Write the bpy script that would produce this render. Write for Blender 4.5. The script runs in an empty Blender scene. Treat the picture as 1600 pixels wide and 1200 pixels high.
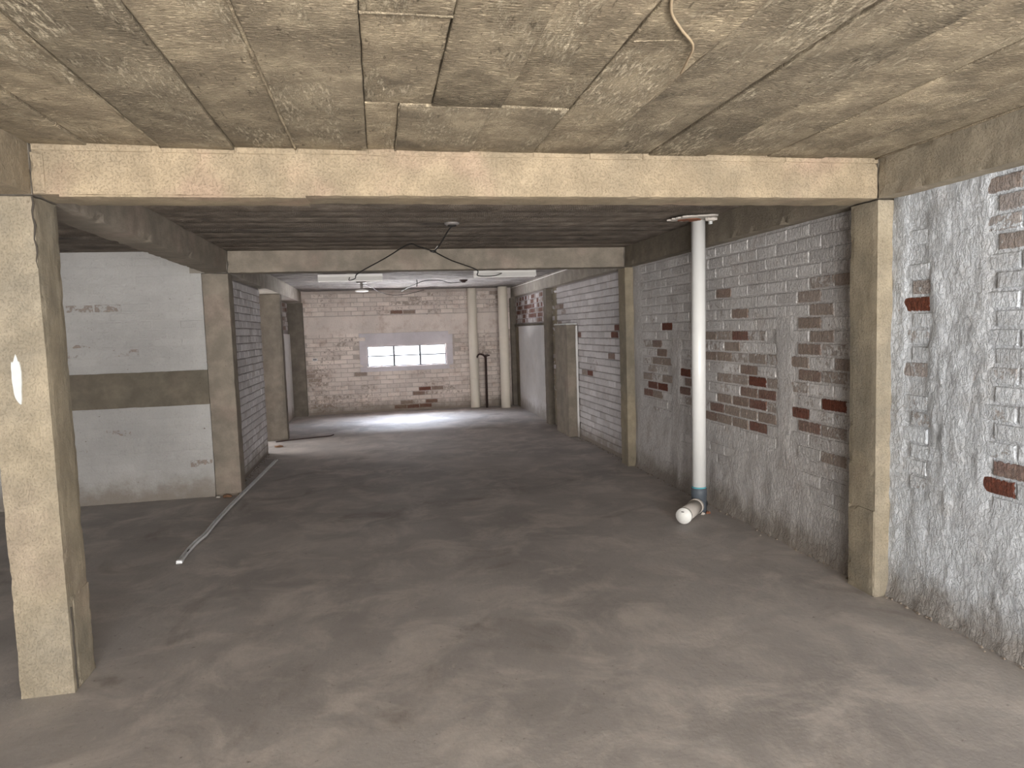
import bpy, bmesh, math, random
from mathutils import Vector, noise, Matrix
random.seed(7)
S = bpy.context.scene
COL = S.collection
# ------------------------------------------------------------------ camera
cam = bpy.data.cameras.new('camera')
cam.sensor_fit = 'HORIZONTAL'; cam.sensor_width = 36.0
cam.lens = 1070.61 / 1600 * 36.0
cam.clip_start = 0.05; cam.clip_end = 200
co = bpy.data.objects.new('camera', cam); COL.objects.link(co)
YAW, PITCH, ROLL = .1899, -.0802, -.0322
fx = Vector((math.sin(YAW), math.cos(YAW), 0)); rr = Vector((math.cos(YAW), -math.sin(YAW), 0)); up = Vector((0, 0, 1))
F = fx * math.cos(PITCH) + up * math.sin(PITCH); U = -fx * math.sin(PITCH) + up * math.cos(PITCH)
Rt = rr * math.cos(ROLL) + U * math.sin(ROLL); U2 = -rr * math.sin(ROLL) + U * math.cos(ROLL)
co.matrix_world = Matrix(((Rt.x, U2.x, -F.x, 0), (Rt.y, U2.y, -F.y, 0), (Rt.z, U2.z, -F.z, 1.6), (0, 0, 0, 1)))
S.camera = co
# ------------------------------------------------------------------ light
S.view_settings.view_transform = 'Standard'; S.view_settings.look = 'None'
S.view_settings.gamma = 1; S.view_settings.use_curve_mapping = False
S.view_settings.exposure = 0.82
w = bpy.data.worlds.new('sky'); S.world = w; w.use_nodes = True
w.node_tree.nodes['Background'].inputs[0].default_value = (.86, .93, 1, 1)
w.node_tree.nodes['Background'].inputs[1].default_value = 1.6


def area(name, loc, rot, sx, sy, power, colr, spread=180):
    l = bpy.data.lights.new(name, 'AREA'); l.shape = 'RECTANGLE'; l.size = sx; l.size_y = sy
    l.energy = power; l.color = colr; l.spread = math.radians(spread)
    o = bpy.data.objects.new(name, l); COL.objects.link(o); o.location = loc; o.rotation_euler = rot
    return o


R90 = math.pi / 2
# daylight coming in through the wide open doorway behind the camera
area('doorway_daylight', (.65, -2.95, 1.12), (R90, 0, 0), 3.9, 2.15, 185, (1, .985, .965))
# sunlit ground outside the doorway, throwing light up onto the near ceiling
area('forecourt_bounce_daylight', (.65, -3.9, .05), (math.pi - .75, 0, 0), 3.8, 1.6, 640, (1, .96, .90))
# daylight outside the strip window of the far wall
area('window_daylight', (.56, 15.7, 2.75), (-.96, 0, 0), 3.2, 1.7, 1800, (.86, .91, 1))
# sunlit ground outside that window, throwing light up onto the far ceiling
area('ground_bounce_daylight', (.56, 15.75, -.15), (-2.25, 0, 0), 3.4, 1.5, 3000, (1, .95, .93))
# daylight from the side room, through the gap in the left wall
area('side_doorway_daylight', (-4.05, 11.2, 1.25), (0, -R90, 0), 2.2, 2.6, 90, (1, .97, .96))

# ------------------------------------------------------------------ measures
XR, XW, XL, XLC = 2.7237, 2.8274, -1.4443, -1.6503
Y1, Y1c, Y2, Y2c, Y3, Y3c, Y4 = 3.3683, 3.595, 7.3152, 7.5354, 10.983, 11.2, 14.189
ZC, ZB = 2.4639, 2.2466
XO = -4.2        # outer left wall
YB = -3.0        # back of the space (doorway)

# ------------------------------------------------------------------ node helpers


class NT:
    def __init__(s, name):
        s.m = bpy.data.materials.new(name); s.m.use_nodes = True; s.t = s.m.node_tree; s.n = s.t.nodes
        s.b = s.n['Principled BSDF']; s.pos = s.n.new('ShaderNodeNewGeometry').outputs['Position']

    def link(s, a, b): s.t.links.new(a, b)

    def mapv(s, scale, rot=(0, 0, 0), src=None):
        m = s.n.new('ShaderNodeMapping'); m.inputs['Scale'].default_value = scale; m.inputs['Rotation'].default_value = rot
        s.link(src or s.pos, m.inputs['Vector']); return m.outputs[0]

    def noise(s, scale, detail=4, rough=.55, vec=None, dist=0):
        n = s.n.new('ShaderNodeTexNoise'); n.inputs['Scale'].default_value = scale; n.inputs['Detail'].default_value = detail
        n.inputs['Roughness'].default_value = rough; n.inputs['Distortion'].default_value = dist
        s.link(vec or s.pos, n.inputs['Vector']); return n.outputs['Fac']

    def math(s, op, a, b=None, c=None):
        n = s.n.new('ShaderNodeMath'); n.operation = op
        for i, v in enumerate((a, b, c)):
            if v is None: continue
            if isinstance(v, (int, float)): n.inputs[i].default_value = v
            else: s.link(v, n.inputs[i])
        return n.outputs[0]

    def step(s, v, lo, hi):
        n = s.n.new('ShaderNodeMapRange'); n.interpolation_type = 'SMOOTHSTEP'
        for nm, x in (('Value', v), ('From Min', lo), ('From Max', hi)):
            if isinstance(x, (int, float)): n.inputs[nm].default_value = x
            else: s.link(x, n.inputs[nm])
        return n.outputs[0]

    def mix(s, f, a, b, mode='MIX'):
        n = s.n.new('ShaderNodeMix'); n.data_type = 'RGBA'; n.blend_type = mode
        for sock, v in ((n.inputs[0], f), (n.inputs[6], a), (n.inputs[7], b)):
            if isinstance(v, (int, float)): sock.default_value = v
            elif isinstance(v, tuple): sock.default_value = (*v, 1)
            else: s.link(v, sock)
        return n.outputs[2]

    def bump(s, h, dist, strength=1, prev=None):
        n = s.n.new('ShaderNodeBump'); n.inputs['Strength'].default_value = strength; n.inputs['Distance'].default_value = dist
        s.link(h, n.inputs['Height'])
        if prev is not None: s.link(prev, n.inputs['Normal'])
        return n.outputs[0]

    def done(s, colr, rough=.9, normal=None, metal=0, spec=.3):
        for nm, v in (('Base Color', colr), ('Roughness', rough), ('Metallic', metal), ('Specular IOR Level', spec)):
            i = s.b.inputs[nm]
            if isinstance(v, tuple): i.default_value = (*v, 1)
            elif isinstance(v, (int, float)): i.default_value = v
            else: s.link(v, i)
        if normal is not None: s.link(normal, s.b.inputs['Normal'])
        return s.m

    def objcol(s):
        o = s.n.new('ShaderNodeObjectInfo'); c = s.n.new('ShaderNodeSeparateColor'); s.link(o.outputs['Color'], c.inputs[0])
        return c.outputs[0], c.outputs[1], c.outputs[2], o.outputs['Random']


def m_plain(name, c, rough=.6, metal=0, nscale=30, var=.15, spec=.4, bump=0):
    t = NT(name); f = t.noise(nscale, 4)
    k = t.mix(f, tuple(x * (1 - var) for x in c), tuple(min(1, x * (1 + var)) for x in c))
    return t.done(k, rough, t.bump(t.noise(nscale * 4, 4), bump) if bump else None, metal, spec)


def m_concrete(name, ca, cb, cc, bump=.006, grain=(1, 1, 1)):
    t = NT(name)
    big = t.step(t.noise(1.7, 5, .6), .35, .68)
    mid = t.noise(6, 6, .65)
    k = t.mix(big, ca, cb)
    k = t.mix(t.step(t.noise(2.6, 3, .5, t.mapv((1, 1, 1), (1, 2, 3))), .52, .75), k, cc)
    k = t.mix(t.step(mid, .35, .75), t.mix(1, k, (.70, .70, .70), 'MULTIPLY'), k)
    k = t.mix(t.step(t.noise(55, 5, .7), .62, .72), k, t.mix(1, k, (.62, .60, .58), 'MULTIPLY'))
    g = t.mapv(grain)
    n1 = t.bump(t.noise(14, 5, .6, g), bump * 1.6, .7)
    pit = t.step(t.noise(95, 4, .65), .34, .50)
    n2 = t.bump(pit, bump * .5, .6, n1)
    n3 = t.bump(t.noise(150, 4, .7, g), bump * .35, .8, n2)
    return t.done(k, .88, n3, 0, .25)


M_CONC = m_concrete('tan_concrete', (.375, .297, .20), (.305, .25, .177), (.395, .29, .208), .009)
M_COLM = m_concrete('column_concrete', (.345, .29, .208), (.27, .235, .18), (.335, .272, .205), .007, (1, 1, .35))
M_DARKC = m_concrete('dark_beam_concrete', (.225, .19, .145), (.18, .155, .12), (.24, .20, .155), .007)  # darker concrete tone for the right long beam of the second bay
M_MUTEC = m_concrete('muted_beam_concrete', (.34, .29, .215), (.29, .25, .19), (.35, .29, .22), .008)  # slightly darker, greyer tone for the near right long beam
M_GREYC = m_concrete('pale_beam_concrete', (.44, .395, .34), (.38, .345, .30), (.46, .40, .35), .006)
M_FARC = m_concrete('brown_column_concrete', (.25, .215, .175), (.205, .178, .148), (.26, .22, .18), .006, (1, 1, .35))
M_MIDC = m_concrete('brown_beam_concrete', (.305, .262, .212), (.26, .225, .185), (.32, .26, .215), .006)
M_BAND = m_concrete('band_concrete', (.205, .175, .135), (.165, .145, .115), (.225, .185, .145), .004)


def m_board(name, along_y, ca=(.39, .322, .222), cb=(.60, .495, .345), crc=(.74, .63, .46)):
    """board-marked concrete soffit: saw ribs across each board, honeycombed patches, long grain"""
    t = NT(name); r, g, b, rnd = t.objcol()
    p = t.pos
    sw = t.mapv((.35, 1, 1) if along_y else (1, .35, 1))
    comb = t.n.new('ShaderNodeVectorMath'); comb.operation = 'ADD'
    off = t.n.new('ShaderNodeCombineXYZ'); t.link(t.math('MULTIPLY', rnd, 37.0), off.inputs[0]); t.link(t.math('MULTIPLY', rnd, 19.0), off.inputs[2])
    t.link(p, comb.inputs[0]); t.link(off.outputs[0], comb.inputs[1]); q = comb.outputs[0]
    k = t.mix(t.step(t.noise(1.5, 5, .6, q), .32, .7), ca, cb)
    k = t.mix(t.step(t.noise(5, 6, .65, q), .38, .72), t.mix(1, k, (.55, .54, .54), 'MULTIPLY'), k)
    k = t.mix(1, k, t.mix(rnd, (.86, .86, .86), (1.08, 1.06, 1.03)), 'MULTIPLY')
    k = t.mix(t.step(t.noise(2.6, 3, .5, q), .58, .76), k, t.mix(1, k, (.42, .42, .43), 'MULTIPLY'))
    # ribs
    wv = t.n.new('ShaderNodeTexWave'); wv.wave_type = 'BANDS'; wv.bands_direction = 'Y' if along_y else 'X'
    wv.inputs['Scale'].default_value = 20; wv.inputs['Distortion'].default_value = 4.5; wv.inputs['Detail'].default_value = 2
    wv.inputs['Detail Scale'].default_value = .55
    rot = t.n.new('ShaderNodeMapping'); t.link(q, rot.inputs['Vector'])
    rv = t.n.new('ShaderNodeCombineXYZ'); t.link(t.math('MULTIPLY_ADD', rnd, .7, -.35), rv.inputs[2]); t.link(rv.outputs[0], rot.inputs['Rotation'])
    t.link(rot.outputs[0], wv.inputs['Vector'])
    ribm = t.math('MULTIPLY', t.step(t.noise(2.4, 3, .5, q), .30, .56), t.math('MULTIPLY_ADD', r, 1.3, .15))
    n1 = t.bump(t.math('MULTIPLY', wv.outputs['Fac'], ribm), .011, 1)
    # long grain / crust
    gr = t.mapv((1.0, .22, 1) if along_y else (.22, 1.0, 1), (0, 0, .12), q)
    n2 = t.bump(t.noise(26, 6, .68, gr), .014, .9, n1)
    rough = t.step(t.noise(3.0, 4, .6, t.mapv((1.3, .5, 1) if along_y else (.5, 1.3, 1), (0, 0, 0), q)), .5, .62)
    crust = t.math('MULTIPLY', t.step(t.noise(88, 4, .65, gr), .45, .60), rough)
    n3 = t.bump(crust, .016, 1, n2)
    n3 = t.bump(t.step(t.noise(70, 4, .7, t.mapv((.5, 1.6, 1) if along_y else (1.6, .5, 1), (0, 0, .2), q)), .40, .66), .0085, 1, n3)
    k = t.mix(t.math('MULTIPLY', crust, .75), k, crc)
    k = t.mix(t.step(t.noise(60, 4, .7, gr), .60, .68), k, t.mix(1, k, (.5, .49, .48), 'MULTIPLY'))
    n4 = t.bump(t.noise(190, 3, .7, q), .0024, 1, n3)
    return t.done(k, .86, n4, 0, .3)


M_BOARD = m_board('board_marked_soffit', True)
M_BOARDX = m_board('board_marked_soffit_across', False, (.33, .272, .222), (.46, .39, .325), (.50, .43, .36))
M_BOARDW = m_board('whitewashed_soffit', False, (.48, .44, .415), (.66, .615, .585), (.70, .66, .63))


def m_paint(name, paint, dirt, wrinkle=.006, stain=.5, spots=.0, topo=1.0, base_wear=0.0, vert=.5):
    """white paint over brick; object colour: R = how far the brick is bare, G = tone, B = seed"""
    t = NT(name); r, g, b, rnd = t.objcol()
    oi = t.n.new('ShaderNodeVectorMath'); oi.operation = 'ADD'
    of = t.n.new('ShaderNodeCombineXYZ')
    for i, kk in enumerate((3.1, 7.3, 5.7)): t.link(t.math('MULTIPLY', b, kk), of.inputs[i])
    t.link(t.pos, oi.inputs[0]); t.link(of.outputs[0], oi.inputs[1]); q = oi.outputs[0]
    k = t.mix(t.step(t.noise(1.3, 5, .6), .3, .7), paint, tuple(x * .80 for x in paint))
    k = t.mix(t.math('MULTIPLY', t.step(t.noise(4.5, 6, .7), .48, .74), stain), k, dirt)
    k = t.mix(1, k, t.mix(g, (.50, .47, .45), (1.12, 1.12, 1.12)), 'MULTIPLY')
    k = t.mix(t.math('MULTIPLY', t.step(t.noise(38, 5, .75), .55, .7), .45), k, t.mix(1, k, (.66, .64, .62), 'MULTIPLY'))
    if spots:
        sp = t.step(t.noise(16, 5, .7, t.mapv((.6, .6, 1.5))), .735 - spots, .75 - spots)
        k = t.mix(sp, k, (.11, .07, .05))
    # grime near the floor
    sep = t.n.new('ShaderNodeSeparateXYZ'); t.link(t.pos, sep.inputs[0])
    low = t.step(t.math('ADD', sep.outputs[2], t.math('MULTIPLY', t.noise(5, 5, .7), -.45)), .06, -.20)
    k = t.mix(t.math('MULTIPLY', low, .75), k, (.23, .19, .15))
    # bare brick
    wear = t.math('ADD', r, base_wear)
    n = t.noise(19, 6, .72, q, .3)
    thr = t.math('SUBTRACT', .74, t.math('MULTIPLY', wear, .78))
    gen = t.n.new('ShaderNodeTexCoord').outputs['Generated']; gs = t.n.new('ShaderNodeSeparateXYZ'); t.link(gen, gs.inputs[0])
    ex_ = t.math('MULTIPLY', t.math('MINIMUM', gs.outputs[0], t.math('SUBTRACT', 1, gs.outputs[0])), .245)
    ez_ = t.math('MULTIPLY', t.math('MINIMUM', gs.outputs[2], t.math('SUBTRACT', 1, gs.outputs[2])), .077)
    ed = t.math('ADD', t.math('MINIMUM', ex_, ez_), t.math('MULTIPLY_ADD', t.noise(45, 5, .75, q), .034, -.0165))
    m = t.math('MULTIPLY', t.step(n, t.math('SUBTRACT', thr, .025), t.math('ADD', thr, .045)), t.step(wear, .05, .12))
    m = t.math('MULTIPLY', m, t.step(ed, .002, .006))
    bc = t.mix(t.step(t.math('ADD', wear, t.math('MULTIPLY', t.noise(9, 4, .6, q), .5)), .82, 1.18), (.31, .205, .14), (.20, .055, .027))
    bc = t.mix(t.step(t.noise(60, 4, .7, q), .4, .7), t.mix(1, bc, (.6, .6, .6), 'MULTIPLY'), bc)
    wash = t.math('MULTIPLY', t.math('SUBTRACT', .97, wear), .62)
    bc = t.mix(wash, bc, k)
    k = t.mix(m, k, bc)
    v = t.mapv((1, 1, vert))
    n1 = t.bump(t.noise(9, 5, .6, v), wrinkle * 1.8, .8 * topo)
    n2 = t.bump(t.step(t.noise(52, 5, .65, v, .5), .38, .66), wrinkle * 1.0, topo, n1)
    n3 = t.bump(t.noise(130, 4, .7), wrinkle * .6, topo, n2)
    n4 = t.bump(t.math('MULTIPLY', m, -1), .002, .8, n3)
    return t.done(k, .72, n4, 0, .35)


M_P1 = m_paint('white_paint_near', (.75, .79, .845), (.50, .49, .49), .0075, .55, .006)
M_P2 = m_paint('white_paint_dusty', (.68, .655, .645), (.45, .40, .375), .007, .7, .012)
M_P3 = m_paint('white_paint_lilac', (.72, .69, .70), (.50, .43, .40), .005, .5, .02)
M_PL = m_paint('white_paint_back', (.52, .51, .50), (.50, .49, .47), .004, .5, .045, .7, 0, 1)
M_PF = m_paint('white_paint_far', (.88, .78, .715), (.57, .44, .37), .005, .8, .055)
M_PANEL = m_paint('white_plaster_panel', (.88, .875, .87), (.70, .67, .62), .002, .6, 0, .6)
M_SURR = m_paint('window_surround_plaster', (.80, .75, .785), (.62, .57, .60), .002, .6, 0, .6)


def m_floor():
    t = NT('worn_concrete_floor')
    k = t.mix(t.step(t.noise(.7, 6, .62), .35, .66), (.325, .303, .292), (.43, .402, .386))
    k = t.mix(t.step(t.noise(2.3, 7, .68, None, .6), .42, .7), k, (.54, .495, .465))
    k = t.mix(t.step(t.noise(1.6, 6, .6, t.mapv((1, 1, 1), (0, 0, 1.1)), .8), .55, .78), k, (.255, .227, .207))
    sc = t.step(t.noise(7, 7, .75, t.mapv((1.6, .6, 1), (0, 0, .5))), .60, .70)
    k = t.mix(t.math('MULTIPLY', sc, .38), k, (.56, .50, .455))
    k = t.mix(t.step(t.noise(24, 6, .75), .60, .74), k, (.19, .168, .15))
    k = t.mix(t.step(t.noise(75, 3, .6), .745, .765), k, (.65, .61, .57))
    ro = t.n.new('ShaderNodeMapRange'); t.link(t.noise(3.1, 6, .65, None, .4), ro.inputs[0])
    ro.inputs[1].default_value = .3; ro.inputs[2].default_value = .7; ro.inputs[3].default_value = .5; ro.inputs[4].default_value = .75
    n1 = t.bump(t.noise(5, 6, .6, t.mapv((1, .7, 1))), .010, .6)
    n2 = t.bump(t.noise(45, 5, .7), .0022, .8, n1)
    return t.done(k, ro.outputs[0], n2, 0, .3)


M_FLOOR = m_floor()
M_PVC = m_plain('white_pvc', (.70, .695, .68), .38, 0, 5, .07, .5)
M_PVCD = m_plain('dusty_pvc', (.46, .42, .385), .7, 0, 12, .15, .4)
M_CAP = m_plain('pvc_cap', (.78, .77, .74), .5, 0, 20, .08, .5)
M_COUP = m_plain('slate_blue_coupling', (.075, .088, .105), .55, 0, 12, .3, .4)
M_CYAN = m_plain('cyan_solvent_ring', (.10, .36, .42), .5, 0, 20, .2)
M_CREAM = m_plain('cream_pipe_paint', (.72, .655, .56), .5, 0, 5, .08, .4)
M_IRON = m_plain('rusty_iron', (.05, .028, .024), .7, .2, 25, .4, .4)
M_GALV = m_plain('galvanised_steel', (.78, .79, .80), .38, .25, 18, .25, .5, .001)
M_BLACK = m_plain('black_wire', (.02, .018, .016), .6)
M_TANW = m_plain('tan_wire', (.30, .23, .15), .7)
M_WHITE = m_plain('white_enamel', (.88, .86, .83), .4, 0, 8, .06)
M_DULL = m_plain('dull_grey_metal', (.25, .23, .22), .5, .3)
M_STEEL = m_plain('grey_window_steel', (.10, .105, .12), .5, .1)
M_RUBBLE = m_plain('broken_plaster', (.50, .46, .42), .9, 0, 40, .35, .2, .004)
M_HOLE = m_plain('exposed_red_clay', (.20, .085, .05), .9, 0, 30, .5, .2, .003)
M_DARK = m_plain('dark_crevice', (.05, .042, .034), .95)
M_SMEAR = m_plain('white_smear', (.50, .51, .50), .8, 0, 30, .12)
M_GRIT = m_plain('brown_grit', (.24, .20, .165), .9)
M_LEAF = m_plain('dry_litter', (.22, .12, .07), .85, 0, 20, .5)
M_GREEN = m_plain('damp_plaster_patch', (.37, .30, .235), .9, 0, 9, .2, .2, .004)


def m_glass():
    t = NT('hazy_window_glass')
    tr = t.n.new('ShaderNodeBsdfTransparent'); gl = t.n.new('ShaderNodeBsdfGlossy'); mx = t.n.new('ShaderNodeMixShader')
    tr.inputs[0].default_value = (.95, .97, 1, 1); gl.inputs['Roughness'].default_value = .15; mx.inputs[0].default_value = .08
    t.link(tr.outputs[0], mx.inputs[1]); t.link(gl.outputs[0], mx.inputs[2])
    t.link(mx.outputs[0], t.n['Material Output'].inputs['Surface']); return t.m


M_GLASS = m_glass()

# ------------------------------------------------------------------ object helpers


def link(name, me, mat=None, parent=None, smooth=False):
    if mat is not None and not me.materials: me.materials.append(mat)
    if smooth:
        for p in me.polygons: p.use_smooth = True
    o = bpy.data.objects.new(name, me); COL.objects.link(o)
    if parent is not None: o.parent = parent
    o.color = (0, .6, .5, 1)
    return o


def tag(o, label, cat, group=None, kind=None):
    o['label'] = label; o['category'] = cat
    if group: o['group'] = group
    if kind: o['kind'] = kind
    return o


def root(name, loc=(0, 0, 0)):
    o = bpy.data.objects.new(name, None); COL.objects.link(o); o.location = loc; o.empty_display_size = .1
    return o


def mesh(name, v, f):
    me = bpy.data.meshes.new(name); me.from_pydata(v, [], f); me.update(); return me


def box_me(name, x0, x1, y0, y1, z0, z1, bevel=0):
    bm = bmesh.new(); bmesh.ops.create_cube(bm, size=1)
    for v in bm.verts:
        v.co = Vector(((x0 + x1) / 2 + v.co.x * (x1 - x0), (y0 + y1) / 2 + v.co.y * (y1 - y0), (z0 + z1) / 2 + v.co.z * (z1 - z0)))
    if bevel: bmesh.ops.bevel(bm, geom=bm.edges[:], offset=bevel, segments=2, affect='EDGES', clamp_overlap=True)
    me = bpy.data.meshes.new(name); bm.to_mesh(me); bm.free(); return me


def rough_me(name, x0, x1, y0, y1, z0, z1, res=.04, amp=.003, chip=.012, seed=0):
    """a cast concrete member: subdivided box with uneven faces and chipped arrises"""
    D = (x1 - x0, y1 - y0, z1 - z0); N = [max(2, min(160, int(round(d / res)))) for d in D]
    V = {}; vs = []; fs = []
    O = (x0, y0, z0)

    def vid(i, j, k):
        key = (i, j, k)
        if key in V: return V[key]
        p = Vector((O[0] + D[0] * i / N[0], O[1] + D[1] * j / N[1], O[2] + D[2] * k / N[2]))
        n = Vector((0, 0, 0)); c = 0
        for a, q in enumerate(key):
            if q == 0: n[a] -= 1; c += 1
            elif q == N[a]: n[a] += 1; c += 1
        s = Vector((seed * 3.3, seed * 1.7, 0))
        d = amp * noise.noise(p * 3.2 + s) + amp * .6 * noise.noise(p * 11 + s)
        if c >= 2:
            e = max(0, noise.noise(p * 17 + s) + .15)
            d -= .0035 + chip * e * e * 1.6
        p += n.normalized() * d
        V[key] = len(vs); vs.append(p); return V[key]
    for a in range(3):
        b, c = (a + 1) % 3, (a + 2) % 3
        for side in (0, N[a]):
            for i in range(N[b]):
                for j in range(N[c]):
                    q = []
                    for (di, dj) in ((0, 0), (1, 0), (1, 1), (0, 1)):
                        key = [0, 0, 0]; key[a] = side; key[b] = i + di; key[c] = j + dj; q.append(vid(*key))
                    fs.append(q if side else q[::-1])
    return mesh(name, vs, fs)


def tube_me(name, pts, r, n=10, cap=True):
    vs, fs = [], []; pts = [Vector(p) for p in pts]; L = len(pts)
    rs = r if isinstance(r, (list, tuple)) else [r] * L
    ref = None
    for i, p in enumerate(pts):
        d = (pts[min(i + 1, L - 1)] - pts[max(i - 1, 0)]).normalized()
        if ref is None: ref = Vector((0, 0, 1)) if abs(d.z) < .9 else Vector((1, 0, 0))
        a = d.cross(ref).normalized(); b = d.cross(a).normalized(); ref = -b if False else ref
        for k in range(n):
            t = 2 * math.pi * k / n; vs.append(p + (a * math.cos(t) + b * math.sin(t)) * rs[i])
    for i in range(L - 1):
        for k in range(n):
            fs.append((i * n + k, i * n + (k + 1) % n, (i + 1) * n + (k + 1) % n, (i + 1) * n + k))
    if cap: fs.append(tuple(range(n))[::-1]); fs.append(tuple((L - 1) * n + k for k in range(n)))
    return mesh(name, vs, fs)


def smooth_side(o):
    for p in o.data.polygons: p.use_smooth = len(p.vertices) == 4
    return o


def curve_pts(pts, n=6, sag=0, jit=0):
    """Catmull-Rom through pts"""
    P = [Vector(p) for p in pts]; out = []
    for i in range(len(P) - 1):
        p0, p1, p2, p3 = P[max(i - 1, 0)], P[i], P[i + 1], P[min(i + 2, len(P) - 1)]
        for k in range(n):
            t = k / n
            q = .5 * ((2 * p1) + (p2 - p0) * t + (2 * p0 - 5 * p1 + 4 * p2 - p3) * t * t + (3 * p1 - p0 - 3 * p2 + p3) * t ** 3)
            q.z -= sag * 4 * t * (1 - t); out.append(q)
    out.append(P[-1]); return out


def nz(x, y=0, z=0): return noise.noise(Vector((x, y, z)))
def sst(x, a, b):
    t = max(0, min(1, (x - a) / (b - a))); return t * t * (3 - 2 * t)


def floor_shape():
    xs = [XO - .25 + i * .15 for i in range(int(7.6 / .15) + 1)]; ys = [YB + i * .15 for i in range(int((Y4 + .3 - YB) / .15) + 1)]
    vs = [(x, y, .004 * nz(x * .8, y * .8, 2) - .004) for y in ys for x in xs]; nx = len(xs)
    fs = [(j * nx + i, j * nx + i + 1, (j + 1) * nx + i + 1, (j + 1) * nx + i) for j in range(len(ys) - 1) for i in range(nx - 1)]
    b = len(vs); X0, X1, YA, YZ = xs[0], xs[-1], ys[0], ys[-1]
    vs += [(X0, YA, -.2), (X1, YA, -.2), (X1, YZ, -.2), (X0, YZ, -.2)]; fs.append((b + 3, b + 2, b + 1, b))
    return mesh('floor', vs, fs)


fl = link('floor', floor_shape(), M_FLOOR, smooth=True)
tag(fl, 'worn grey-brown concrete floor with scuffs and dusty patches', 'floor', kind='structure')

# ------------------------------------------------------------------ ceiling: one slab, each formwork board's imprint a piece
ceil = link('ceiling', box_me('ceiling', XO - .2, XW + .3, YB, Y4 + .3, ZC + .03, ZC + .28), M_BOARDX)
tag(ceil, 'low raw concrete ceiling marked by rough formwork boards', 'ceiling', kind='structure')


def board(x0, x1, y0, y1, drop, mat, rib=.5, res=.07):
    g = .0016 if mat is M_BOARD else .0006; x0 += g; x1 -= g; y0 += g; y1 -= g
    nx = max(4, int((x1 - x0) / res)); ny = max(4, int((y1 - y0) / res)); s = random.random() * 50
    kk_ = 1 if mat is M_BOARD else .15
    tx, ty = random.uniform(-.006, .006) * kk_, random.uniform(-.004, .004) * kk_
    vs = []; fs = []
    for j in range(ny + 1):
        for i in range(nx + 1):
            u, v = i / nx, j / ny
            if i == 1: u = min(u, .006 / (x1 - x0))
            if i == nx - 1: u = max(u, 1 - .006 / (x1 - x0))
            if j == 1: v = min(v, .006 / (y1 - y0))
            if j == ny - 1: v = max(v, 1 - .006 / (y1 - y0))
            x = x0 + (x1 - x0) * u; y = y0 + (y1 - y0) * v
            e = (i in (0, nx)) or (j in (0, ny))
            z = ZC - drop + tx * (u - .5) + ty * (v - .5) + .002 * nz(x * 4, y * 3, s)
            if e: z += .002 + .003 * max(0, nz(x * 15, y * 15, s))
            xx = x + (.003 * nz(y * 8, s, 1) if i in (0, nx) else 0); vs.append((xx, y, z))
    W = nx + 1
    for j in range(ny):
        for i in range(nx): fs.append((j * W + i, (j + 1) * W + i, (j + 1) * W + i + 1, j * W + i + 1))
    b = len(vs); rim = [j * W for j in range(ny + 1)] + [ny * W + i for i in range(1, W)] + [j * W + nx for j in range(ny - 1, -1, -1)] + [i for i in range(nx - 1, 0, -1)]
    for r in rim: vs.append((vs[r][0], vs[r][1], ZC + .035))
    n = len(rim)
    for k in range(n): fs.append((rim[k], b + k, b + (k + 1) % n, rim[(k + 1) % n]))
    o = link('board_imprint', mesh('board_imprint', vs, fs), mat, ceil)
    for p in o.data.polygons[:nx * ny]: p.use_smooth = True
    o.color = (rib, random.random(), random.random(), 1); return o


BX = [(XL, -1.21, .004, .2), (-1.21, -.912, .0, .3), (-.912, -.60, .013, .35), (-.60, -.336, .005, .3), (-.336, -.011, .008, .25)]
for a, b, d, r in BX: board(a, b, YB, Y1, d, M_BOARD, r)
board(-.011, .241, 1.93, 2.70, .000, M_BOARD, .15); board(-.011, .241, YB, 1.93, .012, M_BOARD, .5)
board(-.011, .118, 2.70, Y1, .001, M_BOARD, .2); board(.118, .477, 2.70, Y1, .007, M_BOARD, .1)
board(.241, .512, YB, 2.70, .009, M_BOARD, 1.0); board(.512, .787, YB, 2.70, -.002, M_BOARD, .5)
board(.477, .787, 2.70, Y1, .004, M_BOARD, .1)
for a, b, d, r in [(.787, 1.075, .006, .3), (1.075, 1.39, .003, .35), (1.39, 1.71, .008, .5), (1.71, 2.05, .001, .3), (2.05, 2.38, .005, .25), (2.38, XR + .02, .003, .2)]:
    board(a, b, YB, Y1, d, M_BOARD, r)


def fin(pts, rad, name='mortar_fin', mat=None):
    P = curve_pts(pts, 14); P = [p + Vector((.0025 * nz(i * .7, 3), 0, .0015 * nz(i * .9, 8))) for i, p in enumerate(P)]
    rs = [rad * (1 + .6 * nz(i * .8, 5)) for i in range(len(P))]
    o = link(name, tube_me(name, P, rs, 6), mat or M_BOARD, ceil, True); o.color = (0, .5, .5, 1); return o


fin([(-.338, 1.6, ZC - .006), (-.336, 2.4, ZC - .007), (-.334, Y1 - .01, ZC - .006)], .0055)
fin([(-.011, 1.935, ZC - .010), (.12, 1.93, ZC - .010), (.241, 1.932, ZC - .010)], .005)
fin([(.30, 2.70, ZC - .004), (.40, 2.702, ZC - .006), (.50, 2.695, ZC - .007)], .004)
fin([(.118, 2.70, ZC - .006), (.17, 2.703, ZC - .006), (.22, 2.70, ZC - .006)], .0035)
fin([(.118, 2.72, ZC - .005), (.12, 3.0, ZC - .005), (.119, Y1 - .01, ZC - .005)], .0028)
fin([(1.075, 1.2, ZC - .003), (1.076, 2.3, ZC - .004), (1.075, Y1 - .01, ZC - .003)], .003)
fin([(2.68, .6, ZC - .006), (2.69, 2.0, ZC - .006), (2.70, Y1 - .01, ZC - .006)], .006)
fin([(-.912, 1.4, ZC - .010), (-.915, 2.4, ZC - .012), (-.91, Y1 - .01, ZC - .010)], .0035)
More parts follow.
